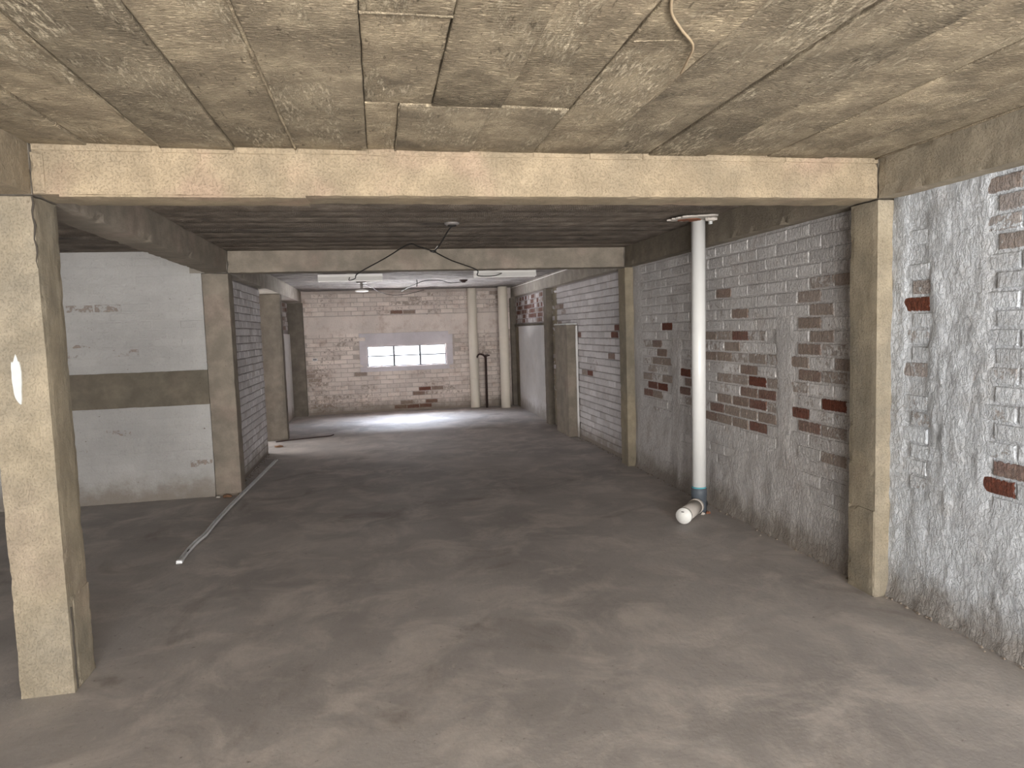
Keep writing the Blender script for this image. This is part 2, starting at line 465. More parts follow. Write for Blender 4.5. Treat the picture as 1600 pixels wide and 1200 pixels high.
fin([(.80, 2.04, ZC - .006), (.95, 2.02, ZC - .004), (1.04, 2.05, ZC - .003)], .003)
y = Y1c
while y < Y2 - .01:
    w_ = min(random.uniform(.24, .32), Y2 - y); w_ = Y2 - y if Y2 - y - w_ < .1 else w_
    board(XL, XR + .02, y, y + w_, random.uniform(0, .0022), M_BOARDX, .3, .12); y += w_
y = Y2c
while y < Y4 - .01:
    w_ = min(random.uniform(.22, .34), Y4 - y); w_ = Y4 - y if Y4 - y - w_ < .1 else w_
    board(XL, XR + .02, y, y + w_, random.uniform(0, .005), M_BOARDW, .3, .15); y += w_
for a in [YB + i * .8 for i in range(0, 8)] + [Y1c + .3 + i * .7 for i in range(4)]:
    pass
y = YB
while y < Y2 - .01:
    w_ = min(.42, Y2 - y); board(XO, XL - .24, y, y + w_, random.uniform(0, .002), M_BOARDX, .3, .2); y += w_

# loose tan wire end hanging along the near ceiling
tw = link('loose_wire', tube_me('loose_wire', curve_pts([(.78, 1.70, 2.462), (.825, 1.82, 2.450), (.90, 1.92, 2.448), (.985, 2.02, 2.446), (1.02, 2.13, 2.444), (1.045, 2.235, 2.442)], 8), .0042, 8), M_TANW, None, True)
tag(tw, 'loose tan wire end lying along the near ceiling boards', 'wire')

# ------------------------------------------------------------------ beams


def beam(lbl, x0, x1, y0, y1, z0=ZB, z1=ZC + .04, seed=1, name='concrete_beam', res=.045, mat=None, chip=.014):
    o = link(name, rough_me(name, x0, x1, y0, y1, z0, z1, res, .003, chip, seed), mat or M_CONC)
    return tag(o, lbl, 'beam')


b1 = root('concrete_beam', ((XL + XR) / 2, (Y1 + Y1c) / 2, ZB)); tag(b1, 'tan concrete cross beam nearest the viewer, spanning the whole width', 'beam')


def under(p, o): o.parent = p; o.matrix_parent_inverse = Matrix.Translation(-p.location); return o


under(b1, link('beam_body', rough_me('beam_body', XL, XR, Y1, Y1c, ZB, ZC + .03, .04, .003, .014, 4), M_CONC))
# raised lip along the top of the front beam, broken where the boards met
segs = [(XL + .01, -.95), (-.93, -.60), (-.595, -.335), (-.33, -.012), (-.008, .118), (.122, .785), (.79, 1.07), (1.08, 1.35), (1.36, 2.15), (2.16, XR - .004)]
for i, (a, b) in enumerate(segs):
    h = .030 + random.uniform(-.004, .004)
    under(b1, link('lip', rough_me('lip', a, b, Y1 - .007 - random.uniform(0, .003), Y1 + .01, ZC - h, ZC + .012, .05, .001, .004, i), M_CONC))
under(b1, link('soffit_patch', rough_me('soffit_patch', XL + .10, -.30, Y1 + .004, Y1c - .004, ZB - .009, ZB + .01, .05, .002, .006, 9), M_CONC))
under(b1, link('rough_joint', rough_me('rough_joint', XL + .004, XL + .055, Y1 - .006, Y1 + .02, ZB + .004, ZC - .035, .012, .004, .01, 12), M_CONC))
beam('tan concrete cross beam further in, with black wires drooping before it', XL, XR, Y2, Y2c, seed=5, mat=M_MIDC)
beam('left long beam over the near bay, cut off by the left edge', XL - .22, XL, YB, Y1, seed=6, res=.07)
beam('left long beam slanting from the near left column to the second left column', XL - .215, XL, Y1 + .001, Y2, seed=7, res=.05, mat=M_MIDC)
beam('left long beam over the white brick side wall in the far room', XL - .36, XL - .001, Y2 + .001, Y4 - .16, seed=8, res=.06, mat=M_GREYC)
beam('right long beam above the near white wall, at the right edge', XR, XW + .24, YB, Y1, seed=9, res=.06, mat=M_MUTEC)
beam('right long beam above the wall of bare red bricks', XR + .001, XW + .24, Y1 + .001, Y2, seed=10, res=.05, mat=M_DARKC)
rb = beam('right long beam in the far room, running to the far wall', XR, XW + .24, Y2 + .001, Y4 - .16, seed=11, res=.06, mat=M_GREYC)
cb = link('thin_cable', tube_me('thin_cable', curve_pts([(XR - .006, 9.2, ZC - .035), (XR - .006, 10.4, ZC - .03), (XR - .006, 11.6, ZC - .035), (XR - .006, 13.88, ZC - .03)], 5), .005, 6), M_WHITE)
tag(cb, 'thin pale cable clipped along the right beam of the far room', 'cable')

# ------------------------------------------------------------------ columns


def column(lbl, x0, x1, y0, y1, seed, parts=None, chip=.007, mat=None):
    r = root('concrete_column', ((x0 + x1) / 2, (y0 + y1) / 2, 0)); tag(r, lbl, 'column')
    under(r, link('shaft', rough_me('shaft', x0, x1, y0, y1, -.01, ZB - .002, .035, .0035, chip, seed), mat or M_COLM)); return r


c = column('tan concrete column nearest the viewer at the left edge, smeared with white paint', XLC - .02, XL, Y1, Y1c, 21)
under(c, link('base_patch', rough_me('base_patch', XL - .01, XL + .0045, Y1 + .032, Y1c + .003, 0, .44, .02, .003, .02, 5), M_COLM))


def blob_patch(name, cx, cz, w_, h_, y, mat, seed, yaxis=True, sx=1, th=.003):
    """thin irregular daub on a face; on y=const (yaxis) or x=const"""
    n = 26; f = []; vs = []
    for lay in (0, 1):
        for k in range(n):
            t = 2 * math.pi * k / n; q = 1 + .35 * nz(math.cos(t) * 1.6, math.sin(t) * 1.6, seed) + .12 * nz(math.cos(t) * 5, math.sin(t) * 5, seed)
            a, b = cx + w_ / 2 * math.cos(t) * q * (1 - .06 * lay), cz + h_ / 2 * math.sin(t) * q * (1 - .06 * lay); d = y - sx * th * lay
            vs.append((a, d, b) if yaxis else (d, a, b))
    for k in range(n): f.append((k, (k + 1) % n, n + (k + 1) % n, n + k))
    f.append(tuple(range(n, 2 * n))); return mesh(name, vs, f)


o = under(c, link('paint_smear', blob_patch('paint_smear', -1.568, 1.455, .042, .20, Y1 + .001, M_SMEAR, 3, th=.005), M_SMEAR)); o['label'] = 'white paint smear'
under(c, link('crack', tube_me('crack', [(XL - .004 + .004 * math.sin(i * 1.9), Y1 - .0005 + .003, ZB - .005 - i * .031) for i in range(11)], [.0035, .004, .0045, .0035, .005, .004, .003, .004, .003, .002, .001], 6), M_DARK))
under(c, link('crack', tube_me('crack', [(XL + .001, Y1 + .024 + .003 * math.sin(i * 2.1), .005 + i * .043) for i in range(10)], .0045, 6), M_DARK))
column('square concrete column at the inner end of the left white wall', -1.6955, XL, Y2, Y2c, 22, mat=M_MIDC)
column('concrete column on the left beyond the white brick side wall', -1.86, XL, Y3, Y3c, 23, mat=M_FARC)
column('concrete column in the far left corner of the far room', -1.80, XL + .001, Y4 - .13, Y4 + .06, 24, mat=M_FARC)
c = column('large concrete column on the right between the near white wall and bare bricks', XR, XW + .22, Y1, Y1c, 25)
under(c, link('cast_step', rough_me('cast_step', XR - .006, XR + .03, Y1 + .004, Y1c - .006, 0, .50, .03, .003, .01, 6), M_COLM))
column('slim concrete column on the right at the far end of bare brick wall', XR, XW + .22, Y2, Y2c, 26)
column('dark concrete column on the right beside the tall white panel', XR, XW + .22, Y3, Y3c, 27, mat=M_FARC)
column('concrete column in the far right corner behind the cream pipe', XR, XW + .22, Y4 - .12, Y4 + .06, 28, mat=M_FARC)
# ------------------------------------------------------------------ walls
CH, CZ, BP = .0878, .038, .256          # course height, first bed, brick pitch


def brick_me(l, h, d, bev, s):
    rnd = random.Random(s); j = lambda a: rnd.uniform(-a, a)
    vs = []; L, H = l / 2, h / 2
    for (y, e) in ((d, 0), (bev * .9, 0), (0, bev)):
        for (sx, sz) in ((-1, -1), (1, -1), (1, 1), (-1, 1)):
            vs.append((sx * (L - e) + j(.003), y + (j(.0018) if y == 0 else 0), sz * (H - e) + j(.0022)))
    vs.append((j(.02), -.0008 + j(.001), j(.01)))
    fs = []
    for a in (0, 4):
        for k in range(4): fs.append((a + k, a + (k + 1) % 4, a + 4 + (k + 1) % 4, a + 4 + k))
    for k in range(4): fs.append((8 + k, 8 + (k + 1) % 4, 12))
    return mesh('brick', vs, fs)


BM = {}


def brick_set(mat, l):
    key = (mat.name, round(l, 3))
    if key not in BM:
        BM[key] = []
        for s in range(5):
            me = brick_me(l, CH - .0105, .03, .0065, s + int(l * 1000)); me.materials.append(mat); BM[key].append(me)
    return BM[key]


def wall(name, lbl, axis, face, u0, u1, z0, z1, mat, hfun, res=.02, thick=.2, hole=None):
    """axis 'R' faces -x, 'L' faces +x, 'F' faces -y; u is y (R, L) or x (F). hfun(u, z) = how far the skin stands forward of FACE."""
    nu = max(1, int((u1 - u0) / res)); nz_ = max(1, int((z1 - z0) / res)); vs = []; fs = []
    us = [u0 + (u1 - u0) * i / nu for i in range(nu + 1)]; zs = [z0 + (z1 - z0) * i / nz_ for i in range(nz_ + 1)]
    if hole:
        for arr, ks in ((us, hole[:2]), (zs, hole[2:])):
            for kk in ks:
                i = min(range(len(arr)), key=lambda q: abs(arr[q] - kk)); arr[i] = kk

    def P(u, z, h):
        if axis == 'R': return (face - h, u, z)
        if axis == 'L': return (face + h, u, z)
        return (u, face - h, z)
    for z in zs:
        for u in us: vs.append(P(u, z, hfun(u, z)))
    W = nu + 1
    inh = lambda u, z: hole and hole[0] < u < hole[1] and hole[2] < z < hole[3]
    for j in range(nz_):
        for i in range(nu):
            if inh((us[i] + us[i + 1]) / 2, (zs[j] + zs[j + 1]) / 2): continue
            q = (j * W + i, j * W + i + 1, (j + 1) * W + i + 1, (j + 1) * W + i)
            fs.append(q if axis in ('F', 'L') else q[::-1])
    # back and sides
    def slab(a, b, c, d):
        n = len(vs)
        for h in (-.006, -thick):
            for (u, z) in ((a, c), (b, c), (b, d), (a, d)): vs.append(P(u, z, h))
        fs.append((n + 4, n + 5, n + 6, n + 7))
        for k in range(4): fs.append((n + k, n + (k + 1) % 4, n + 4 + (k + 1) % 4, n + 4 + k))
    if hole:
        slab(u0, u1, z0, hole[2]); slab(u0, u1, hole[3], z1); slab(u0, hole[0], hole[2], hole[3]); slab(hole[1], u1, hole[2], hole[3])
    else: slab(u0, u1, z0, z1)
    me = mesh(name, vs, fs)
    bm = bmesh.new(); bm.from_mesh(me); bmesh.ops.recalc_face_normals(bm, faces=bm.faces[:]); bm.to_mesh(me); bm.free()
    o = link(name, me, mat)
    for p in me.polygons[:]: p.use_smooth = p.area < res * res * 3
    o.color = (0, {'R': .72, 'L': .7, 'F': .34}[axis] if mat is not M_P3 else .05, .3, 1)
    return tag(o, lbl, 'wall', kind='structure')


def lay(w_, axis, face, u0, u1, z0, z1, mat, skip, wearf, proud, phase=4.638, limit=300, near=0, offs=None, merge=False, pitch=BP, header_rows=()):
    rot = {'R': -R90, 'L': R90, 'F': 0}[axis]
    todo = []
    k0 = int((z0 - CZ) / CH) - 1
    for k in range(k0, int((z1 - CZ) / CH) + 2):
        za = CZ + k * CH; zb = za + CH
        if za < z0 - .02 or zb > z1 + .015: continue
        rng = random.Random(k * 31 + int(face * 100))
        hdr = k in header_rows; pt = pitch / 2 if hdr else pitch
        sft = 0 if (k % 2 == 0) else pt * .5
        n = math.floor((u0 - phase - sft) / pt) - 1
        while True:
            a = phase + sft + n * pt; b = a + pt; n += 1
            if a > u1: break
            a2, b2 = max(a, u0 + .003), min(b, u1 - .003)
            if b2 - a2 < .05: continue
            c_, zc_ = (a2 + b2) / 2, (za + zb) / 2
            s = skip(c_, zc_)
            if s: continue
            todo.append((c_, zc_, b2 - a2 - .011, rng.uniform(-.002, .002)))
    todo.sort(key=lambda t: abs(t[0] - near))
    rest = []
    for i, (c_, zc_, l, jz) in enumerate(todo):
        wr = wearf(c_, zc_); pr = proud(c_, zc_) + random.uniform(-.0015, .002)
        if wr > .6: pr -= .0015
        l = max(.045, round(l / .02) * .02 - .002) if abs(l - (pitch - .011)) > .002 else pitch - .011
        me = random.choice(brick_set(mat, l))
        loc = {'R': (face - pr, c_, zc_ + jz), 'L': (face + pr, c_, zc_ + jz), 'F': (c_, face - pr, zc_ + jz)}[axis]
        if merge or i >= limit:
            rest.append((me, loc)); continue
        o = bpy.data.objects.new('brick', me); COL.objects.link(o); o.parent = w_
        o.location = loc; o.rotation_euler = (random.uniform(-.01, .01), random.uniform(-.008, .008), rot)
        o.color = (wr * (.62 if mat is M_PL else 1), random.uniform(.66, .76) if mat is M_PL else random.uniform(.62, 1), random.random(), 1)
    if rest:
        vs, fs = [], []; R = Matrix.Rotation(rot, 3, 'Z')
        for me, loc in rest:
            b = len(vs); vs += [R @ v.co + Vector(loc) for v in me.vertices]; fs += [tuple(b + q for q in p.vertices) for p in me.polygons]
        o = link('brickwork', mesh('brickwork', vs, fs), mat, w_); o['kind'] = 'stuff'; o.color = (.10, .5, .4, 1)


def near_wear(lst, base):
    def f(u, z):
        best = 0
        for (y_, z_, w0) in lst:
            if abs(y_ - u) < .10 and abs(z_ - z) < .046: best = max(best, w0)
        return best if best else base(u, z)
    return f


R2 = [(6.38, 1.58, 1.0), (6.71, 1.4, 0.7), (6.53, 1.41, 0.5), (6.57, 1.32, 0.7), (6.7, 1.23, 0.6), (6.48, 1.23, 0.6), (6.88, 1.07, 0.5), (6.47, 1.08, 0.5), (6.79, 0.99, 0.9), (6.53, 0.98, 1.0), (6.93, 0.9, 0.8), (6.6, 0.9, 0.6), (6.78, 0.73, 0.3), (6.14, 1.4, 0.8), (5.99, 1.14, 1.0), (5.99, 1.06, 0.7), (6.0, 0.98, 0.8), (5.98, 0.91, 0.4), (5.51, 1.58, 0.4), (5.52, 1.5, 0.6), (5.31, 1.5, 0.4), (5.03, 1.5, 0.85), (4.8, 1.5, 0.3), (4.66, 1.5, 0.2), (5.49, 1.4, 0.3), (5.17, 1.4, 0.55), (5.52, 1.32, 0.65), (5.32, 1.32, 0.6), (5.06, 1.32, 0.3), (4.8, 1.33, 0.45), (4.57, 1.33, 0.35), (5.47, 1.22, 0.2), (5.04, 1.23, 0.4), (4.86, 1.23, 0.7), (4.64, 1.24, 0.2), (5.01, 1.15, 0.45), (4.77, 1.15, 1.0), (4.57, 1.15, 0.45), (5.06, 1.06, 0.25), (4.87, 1.06, 0.7), (4.63, 1.06, 0.8), (5.3, 0.97, 0.6), (5.04, 0.97, 0.7), (4.77, 0.97, 0.85), (4.56, 0.97, 0.4), (5.42, 0.89, 0.75), (5.15, 0.88, 0.6), (4.9, 0.88, 0.55), (4.63, 0.87, 0.65), (5.52, 0.8, 0.7), (5.3, 0.8, 0.55), (5.04, 0.8, 0.6), (4.77, 0.79, 0.85), (5.13, 0.72, 0.3), (4.89, 0.72, 0.2), (4.18, 1.41, 0.65), (3.92, 1.41, 0.3), (4.01, 1.5, 0.5), (4.25, 1.32, 0.6), (3.8, 1.32, 0.5), (4.19, 1.23, 0.7), (3.89, 1.23, 0.4), (3.77, 1.23, 0.5), (4.1, 1.14, 0.7), (3.89, 1.15, 1.0), (4.02, 1.05, 1.0), (3.81, 1.05, 1.0), (4.29, 0.97, 0.9), (4.14, 0.97, 0.6), (3.88, 0.97, 0.6), (4.21, 0.88, 0.75), (4.08, 0.88, 0.4), (3.91, 0.88, 0.4), (5.05, 1.66, 0.7), (4.09, 1.58, 0.6), (3.96, 1.66, 0.5), (7.14, 1.76, 0.7), (5.2, 1.83, 0.7), (5.03, 1.67, 0.6), (4.1, 1.76, 0.5), (3.79, 1.83, 0.5), (3.96, 1.83, 0.35), (3.95, 1.67, 0.4), (5.1, 0.31, 0.4), (6.02, 0.33, 0.45), (3.8, 0.7, 0.5), (4.14, 0.3, 0.3), (4.14, 0.03, 0.5)]
R1 = [(3.18, 1.67, 1.0), (3.2, 1.76, 0.5), (3.21, 1.33, 0.45), (3.2, 1.24, 0.5), (2.64, 2.15, 0.55), (2.62, 2.06, 0.45), (2.62, 1.91, 0.5), (2.66, 1.99, 0.35), (2.61, 1.84, 0.5), (2.62, 0.79, 0.95), (2.65, 0.86, 0.75), (3.23, 0.86, 0.4), (3.21, 0.71, 0.3), (3.2, 1.04, 0.3)]
R3 = [(9.49, 1.49, 0.8), (9.59, 1.39, 0.9), (9.68, 1.13, 0.9), (9.52, 1.05, 0.7), (8.92, 0.97, 0.9), (9.25, 0.96, 0.5), (9.58, 0.33, 0.8), (10.68, 0.16, 0.8), (7.94, 1.57, 0.9), (7.92, 1.48, 0.9), (7.97, 1.4, 0.8), (8.08, 1.2, 0.7), (10.32, 1.81, 0.4), (10.32, 1.12, 0.45), (10.26, 0.92, 0.45), (10.34, 1.26, 0.4)]
EB = -.003      # the mortar plane lies this far behind FACE


def flare(z, u): return .022 * sst(.10 - z + .05 * nz(u * 6, 4), 0, .12)


# --- near bay, right wall
def p1(u, z):
    e = .03 * nz(u * 5, z * 5, 1) + .02 * nz(u * 14, z * 14, 2)
    m = sst(u + e, 2.72, 2.78) * (1 - sst(u + e, 3.09, 3.13)) + sst(u + e, 3.25, 3.28)
    m = max(m, sst(.68 - z + 2 * e, 0, .06), sst(z + e, 2.12, 2.18) * sst(u, 2.72, 2.8))
    return max(0, min(1, m))


def h1(u, z):
    m = p1(u, z)
    r = nz(u * 9, z * 4.5, 3) * .008 + nz(u * 26, z * 14, 3) * .006 + .007 * abs(nz(u * 17, z * 7, 6))
    ridge = .010 * math.exp(-((u - 3.02 + .06 * nz(z * 3, 7) + (1.4 - z) * .06) / .010) ** 2) * sst(1.5 - z, 0, .3)
    return EB + m * (.010 + r + ridge) + (1 - m) * .0025 * nz(u * 22, z * 22, 5) + flare(z, u)


w1 = wall('wall_right', 'thickly white-painted rough brick wall nearest on the right', 'R', XW, YB, Y1 + .002, -.01, ZB + .005, M_P1, h1, .0235 if True else .02)
lay(w1, 'R', XW, 2.05, Y1 - .01, .05, ZB, M_P1, lambda u, z: p1(u, z) > .8, near_wear(R1, lambda u, z: .22 if random.random() < .1 else 0), lambda u, z: .0045, near=3.4)


# --- second bay, right wall
def p2(u, z):
    e = .04 * nz(u * 4, z * 4, 1) + .025 * nz(u * 13, z * 13, 2)
    a = sst(u + e, 4.30, 4.34) * (1 - sst(u + e, 4.49, 4.53)) * sst(z, .5, .6) * (1 - sst(z, 1.55, 1.75))
    b = sst(u + e, 6.10, 6.15) * (1 - sst(u + e, 6.30, 6.35)) * (1 - sst(z, 1.45, 1.6))
    c_ = .9 * sst(.72 - z + 2.2 * e, 0, .06) * sst(nz(u * 1.7, z * 3, 9) + .35, 0, .12)
    d = sst(u + e, 7.05, 7.12)
    f = sst(5.35 - u + e, 0, .05) * 0
    return max(0, min(1, max(a, b, c_, d, f)))


def h2(u, z):
    m = p2(u, z); lowk = sst(1.0 - z, 0, .5)
    r = nz(u * 8, z * 4, 3) * .006 * (.5 + lowk) + nz(u * 24, z * 10, 3) * .0035 + .0045 * abs(nz(u * 15, z * 6, 6))
    return EB + m * (.009 + r) + (1 - m) * .003 * nz(u * 20, z * 20, 5) + flare(z, u)


def base2(u, z):
    c_ = math.exp(-((z - 1.2) / .35) ** 2)
    return max(0, .27 * c_ + .2 * nz(u * 3, z * 5, 12)) + (.1 if random.random() < .2 else 0)


w2 = wall('wall_right', 'right wall of the second bay with bare red bricks showing through white paint', 'R', XW, Y1c - .01, Y2 + .01, -.01, ZB + .005, M_P2, h2, .022)
lay(w2, 'R', XW, Y1c, Y2, .0, ZB, M_P2, lambda u, z: p2(u, z) > .8, near_wear(R2, base2), lambda u, z: .004 if z < 1.65 else .0055, near=3.4)


# --- third bay, right wall
def p3(u, z):
    e = .03 * nz(u * 4, z * 4, 1)
    return max(sst(.66 - z + e, 0, .05) * .7 * sst(z, .35, .4), sst(u + e, 10.25, 10.3) * (1 - sst(u + e, 10.42, 10.46)) * 0)


w3 = wall('wall_right', 'right wall of the far room in whitewashed brick behind the short pier', 'R', XW, Y2c - .01, Y3 + .01, -.01, ZB + .005, M_P3,
          lambda u, z: EB - .003 + .003 * nz(u * 18, z * 18, 5) + flare(z, u) * .6, .03)
lay(w3, 'R', XW, Y2c, Y3, .0, ZB, M_P3, lambda u, z: (9.55 < u < 10.25 and z < 1.62), near_wear(R3, lambda u, z: .3 * max(0, nz(u * 3, z * 4, 3) + .1) + (.45 if u > 10.4 and random.random() < .3 else 0)), lambda u, z: .0055, near=7.4, phase=7.6)
# --- last bay right: raw brick above, tall white plaster panel below
w4 = wall('wall_right', 'right wall at the far end, half painted red brick above a white panel', 'R', XW + .01, Y3c - .01, Y4 + .1, -.01, ZB + .005, M_P3, lambda u, z: EB + .004 * nz(u * 18, z * 18, 5), .04)
lay(w4, 'R', XW + .01, Y3c, Y4 - .12, 1.66, ZB, M_P3, lambda u, z: False, lambda u, z: random.choice([.75, .9, .5, .35, .2, .85]) if u > 11.7 else random.choice([.2, .5, 0, .7]), lambda u, z: .005, near=11, phase=11.3, pitch=.13)


def skin(name, axis, face, u0, u1, z0, z1, th, mat, par, res=.05, amp=.002, lbl=None):
    vs, fs = [], []; nu = max(2, int((u1 - u0) / res)); n_z = max(2, int((z1 - z0) / res)); s = random.random() * 9
    def P(u, z, h): return {'R': (face - h, u, z), 'L': (face + h, u, z), 'F': (u, face - h, z)}[axis]
    for h0 in (th, -.002):
        for j in range(n_z + 1):
            for i in range(nu + 1):
                u = u0 + (u1 - u0) * i / nu; z = z0 + (z1 - z0) * j / n_z
                if i in (0, nu): u += .006 * nz(z * 9, s)
                if j in (0, n_z): z += .005 * nz(u * 9, s)
                vs.append(P(u, z, h0 + (amp * nz(u * 4, z * 4, s) if h0 > 0 else 0)))
    W = nu + 1; B = W * (n_z + 1)
    for j in range(n_z):
        for i in range(nu):
            q = (j * W + i, j * W + i + 1, (j + 1) * W + i + 1, (j + 1) * W + i); fs.append(q); fs.append(tuple(B + x for x in q[::-1]))
    for i in range(nu): fs.append((i, i + 1, B + i + 1, B + i)); k = n_z * W + i; fs.append((k, k + 1, B + k + 1, B + k))
    for j in range(n_z): a, b = j * W, (j + 1) * W; fs.append((a, b, B + b, B + a)); fs.append((a + nu, b + nu, B + b + nu, B + a + nu))
    me = mesh(name, vs, fs); bm = bmesh.new(); bm.from_mesh(me); bmesh.ops.recalc_face_normals(bm, faces=bm.faces[:]); bm.to_mesh(me); bm.free()
    o = link(name, me, mat, par); o.color = (0, .6, .5, 1)
    if lbl: o['label'] = lbl
    return o


skin('plaster_panel', 'R', XW + .01, Y3c + .15, Y4 - .50, .0, 1.648, .035, M_PANEL, w4, lbl='smooth white plaster panel')
skin('lintel_edge', 'R', XW + .01, Y3c, Y4 - .12, 1.655, 1.685, .045, M_BAND, w4)
skin('concrete_jamb', 'R', XW + .01, Y4 - .44, Y4 - .16, .0, 1.64, .03, M_COLM, w4)
skin('concrete_edge', 'R', XW, Y3 - .30, Y3 - .01, .0, ZB, .006, M_COLM, w3)
# short pier standing before the right wall
pr = root('concrete_pier', (2.745, 9.9, 0)); tag(pr, 'short concrete pier against the right wall of the far room, reaching eye height', 'pier')
under(pr, link('pier_body', rough_me('pier_body', 2.66, XW - .008, 9.55, 10.24, 0, 1.635, .05, .004, .02, 31), M_MIDC))
under(pr, link('mortar_cap', rough_me('mortar_cap', 2.65, XW - .008, 9.54, 10.26, 1.632, 1.655, .04, .004, .01, 32), M_SMEAR))
under(pr, link('white_edge', rough_me('white_edge', XW - .040, XW - .008, 9.53, 9.56, 0, 1.62, .03, .004, .006, 33), M_PANEL))

# --- left wall of the second bay (faces the viewer), concrete band across it
def hL(u, z):
    n = .006 * sst(z, .0, .05)
    return -.001 + .0022 * nz(u * 3, z * 3, 4) + .0014 * nz(u * 8, z * 22, 4) + flare(z, u) * .6


wl = wall('wall_left', 'white-painted brick wall on the left, facing the viewer, crossed by a concrete band', 'F', Y2 + .02, XO, -1.69, -.01, ZC + .02, M_PL, hL, .03, .2, (XO + .03, -1.70, .945, 1.287))
wl.color = (0, .7, .3, 1)
skipL = lambda u, z: (.87 < z < 1.36)
LW = [(-2.21, 1.735, .75), (-2.66, 1.92, .5), (-2.74, 1.92, .5), (-2.86, 1.54, .55), (-2.90, 1.46, .4), (-2.48, 1.50, .4), (-2.35, 1.50, .3), (-1.78, .33, .6), (-1.95, .19, .45), (-2.3, .62, .35), (-2.62, .66, .45), (-2.72, .15, .3)]
lay(wl, 'F', Y2 + .02, -3.75, -1.70, .0, ZC, M_PL, skipL, near_wear(LW, lambda u, z: .22 if random.random() < .08 else 0), lambda u, z: .0006, near=-1.7, phase=-1.8)
bd = link('concrete_band', rough_me('concrete_band', XO + .02, -1.695, Y2 + .006, Y2 + .15, .94, 1.292, .05, .003, .008, 41), M_BAND)
tag(bd, 'dark concrete band running across the middle of the left white wall', 'band')

# --- white brick side wall, left of the far room
wb = wall('wall_left', 'side wall of small white-painted bricks beside the second left column', 'L', -1.56, Y2c - .01, 9.83, -.01, ZB + .004, M_P3, lambda u, z: EB - .004 + .003 * nz(u * 18, z * 18, 5) + .006 * sst(.9 - z, 0, .3), .03, .13)
lay(wb, 'L', -1.56, Y2c, 9.825, .0, ZB, M_P3, lambda u, z: False, lambda u, z: 0, lambda u, z: .007 if z > .9 else .0045, near=7.4, phase=7.6)
# --- left wall at the far end
wf = wall('wall_left', 'narrow left wall at the far end, holed brick above a white panel', 'L', -1.73, Y3c - .01, Y4 + .1, -.01, ZB + .004, M_P3, lambda u, z: EB + .004 * nz(u * 18, z * 18, 5), .05, .15)
lay(wf, 'L', -1.73, Y3c, Y4 - .13, 1.66, ZB, M_P3, lambda u, z: u > 13.75 and nz(u * 7, z * 7, 2) > .0, lambda u, z: random.choice([.6, .8, .2, .4]), lambda u, z: .005, near=11, phase=11.3)
skin('plaster_panel', 'L', -1.73, Y3c + .02, Y4 - .14, 0, 1.64, .03, M_PANEL, wf, lbl='smooth white plaster panel')
skin('white_reveal', 'L', XL - .02, Y3c - .005, Y3c + .03, 0, ZB - .01, .012, M_PANEL, wf)

# --- far wall with the strip window
WX0, WX1, WZ0, WZ1 = -.235, 1.362, .922, 1.337


def hF(u, z):
    m = 0 if z < 1.945 else .008
    return EB + m + .003 * nz(u * 4, z * 4, 3) + .0025 * nz(u * 12, z * 30, 3)


wF = wall('wall_back', 'far end wall of stained whitewashed brick with a strip window', 'F', Y4, XL - .35, XW + .2, -.01, ZC + .02, M_PF, hF, .03, .22, (WX0, WX1, WZ0, WZ1))


def skF(u, z):
    e = .06 * nz(u * 3, z * 3, 5)
    if WX0 - .16 < u + e < WX1 + .16 and WZ0 - .10 < z < WZ1 + .27: return True
    if 1.60 < z < 1.97: return True
    return False


lay(wF, 'F', Y4, XL, XR, .0, ZC, M_PF, skF, near_wear([(.9, .45, .9), (.75, .36, .7), (1.0, .2, .8), (.95, .1, .8), (.3, .12, .7), (.5, .18, .6), (-.35, .8, .5), (1.25, .42, .7), (.1, .2, .4), (.7, .05, .8), (.3, 2.0, .8), (.6, 2.0, .6)],
                                                  lambda u, z: max(0, .35 * nz(u * 1.3, z * 2, 7) + .12) + (.12 if random.random() < .2 else 0)), lambda u, z: .0065 if z < 1.9 else .011, near=.6, phase=0)
skin('smooth_plaster', 'F', Y4, XL + .001, XR + .1, 1.605, 1.955, .006, M_PF, wF, .06, .004).color = (0, .82, .2, 1)
skin('window_surround', 'F', Y4, WX0 - .15, WX1 + .14, WZ1 + .003, WZ1 + .262, .005, M_SURR, wF)
skin('window_surround', 'F', Y4, WX0 - .15, WX1 + .14, WZ0 - .10, WZ0 - .003, .006, M_SURR, wF)
skin('window_surround', 'F', Y4, WX0 - .15, WX0 - .003, WZ0, WZ1, .006, M_SURR, wF)
skin('window_surround', 'F', Y4, WX1 + .003, WX1 + .14, WZ0, WZ1, .006, M_SURR, wF)
# plastered reveals of the opening
win = root('window_1', ((WX0 + WX1) / 2, Y4 + .06, WZ0)); tag(win, 'wide low steel window of six panes glaring white in the far wall', 'window', kind='structure')
bm = bmesh.new()


def addbox(bm, x0, x1, y0, y1, z0, z1):
    r = bmesh.ops.create_cube(bm, size=1)
    for v in r['verts']: v.co = Vector(((x0 + x1) / 2 + v.co.x * (x1 - x0), (y0 + y1) / 2 + v.co.y * (y1 - y0), (z0 + z1) / 2 + v.co.z * (z1 - z0)))


def fin_bm(name, bm, mat, par):
    me = bpy.data.meshes.new(name); bm.to_mesh(me); bm.free(); o = link(name, me, mat); return under(par, o) if par else o


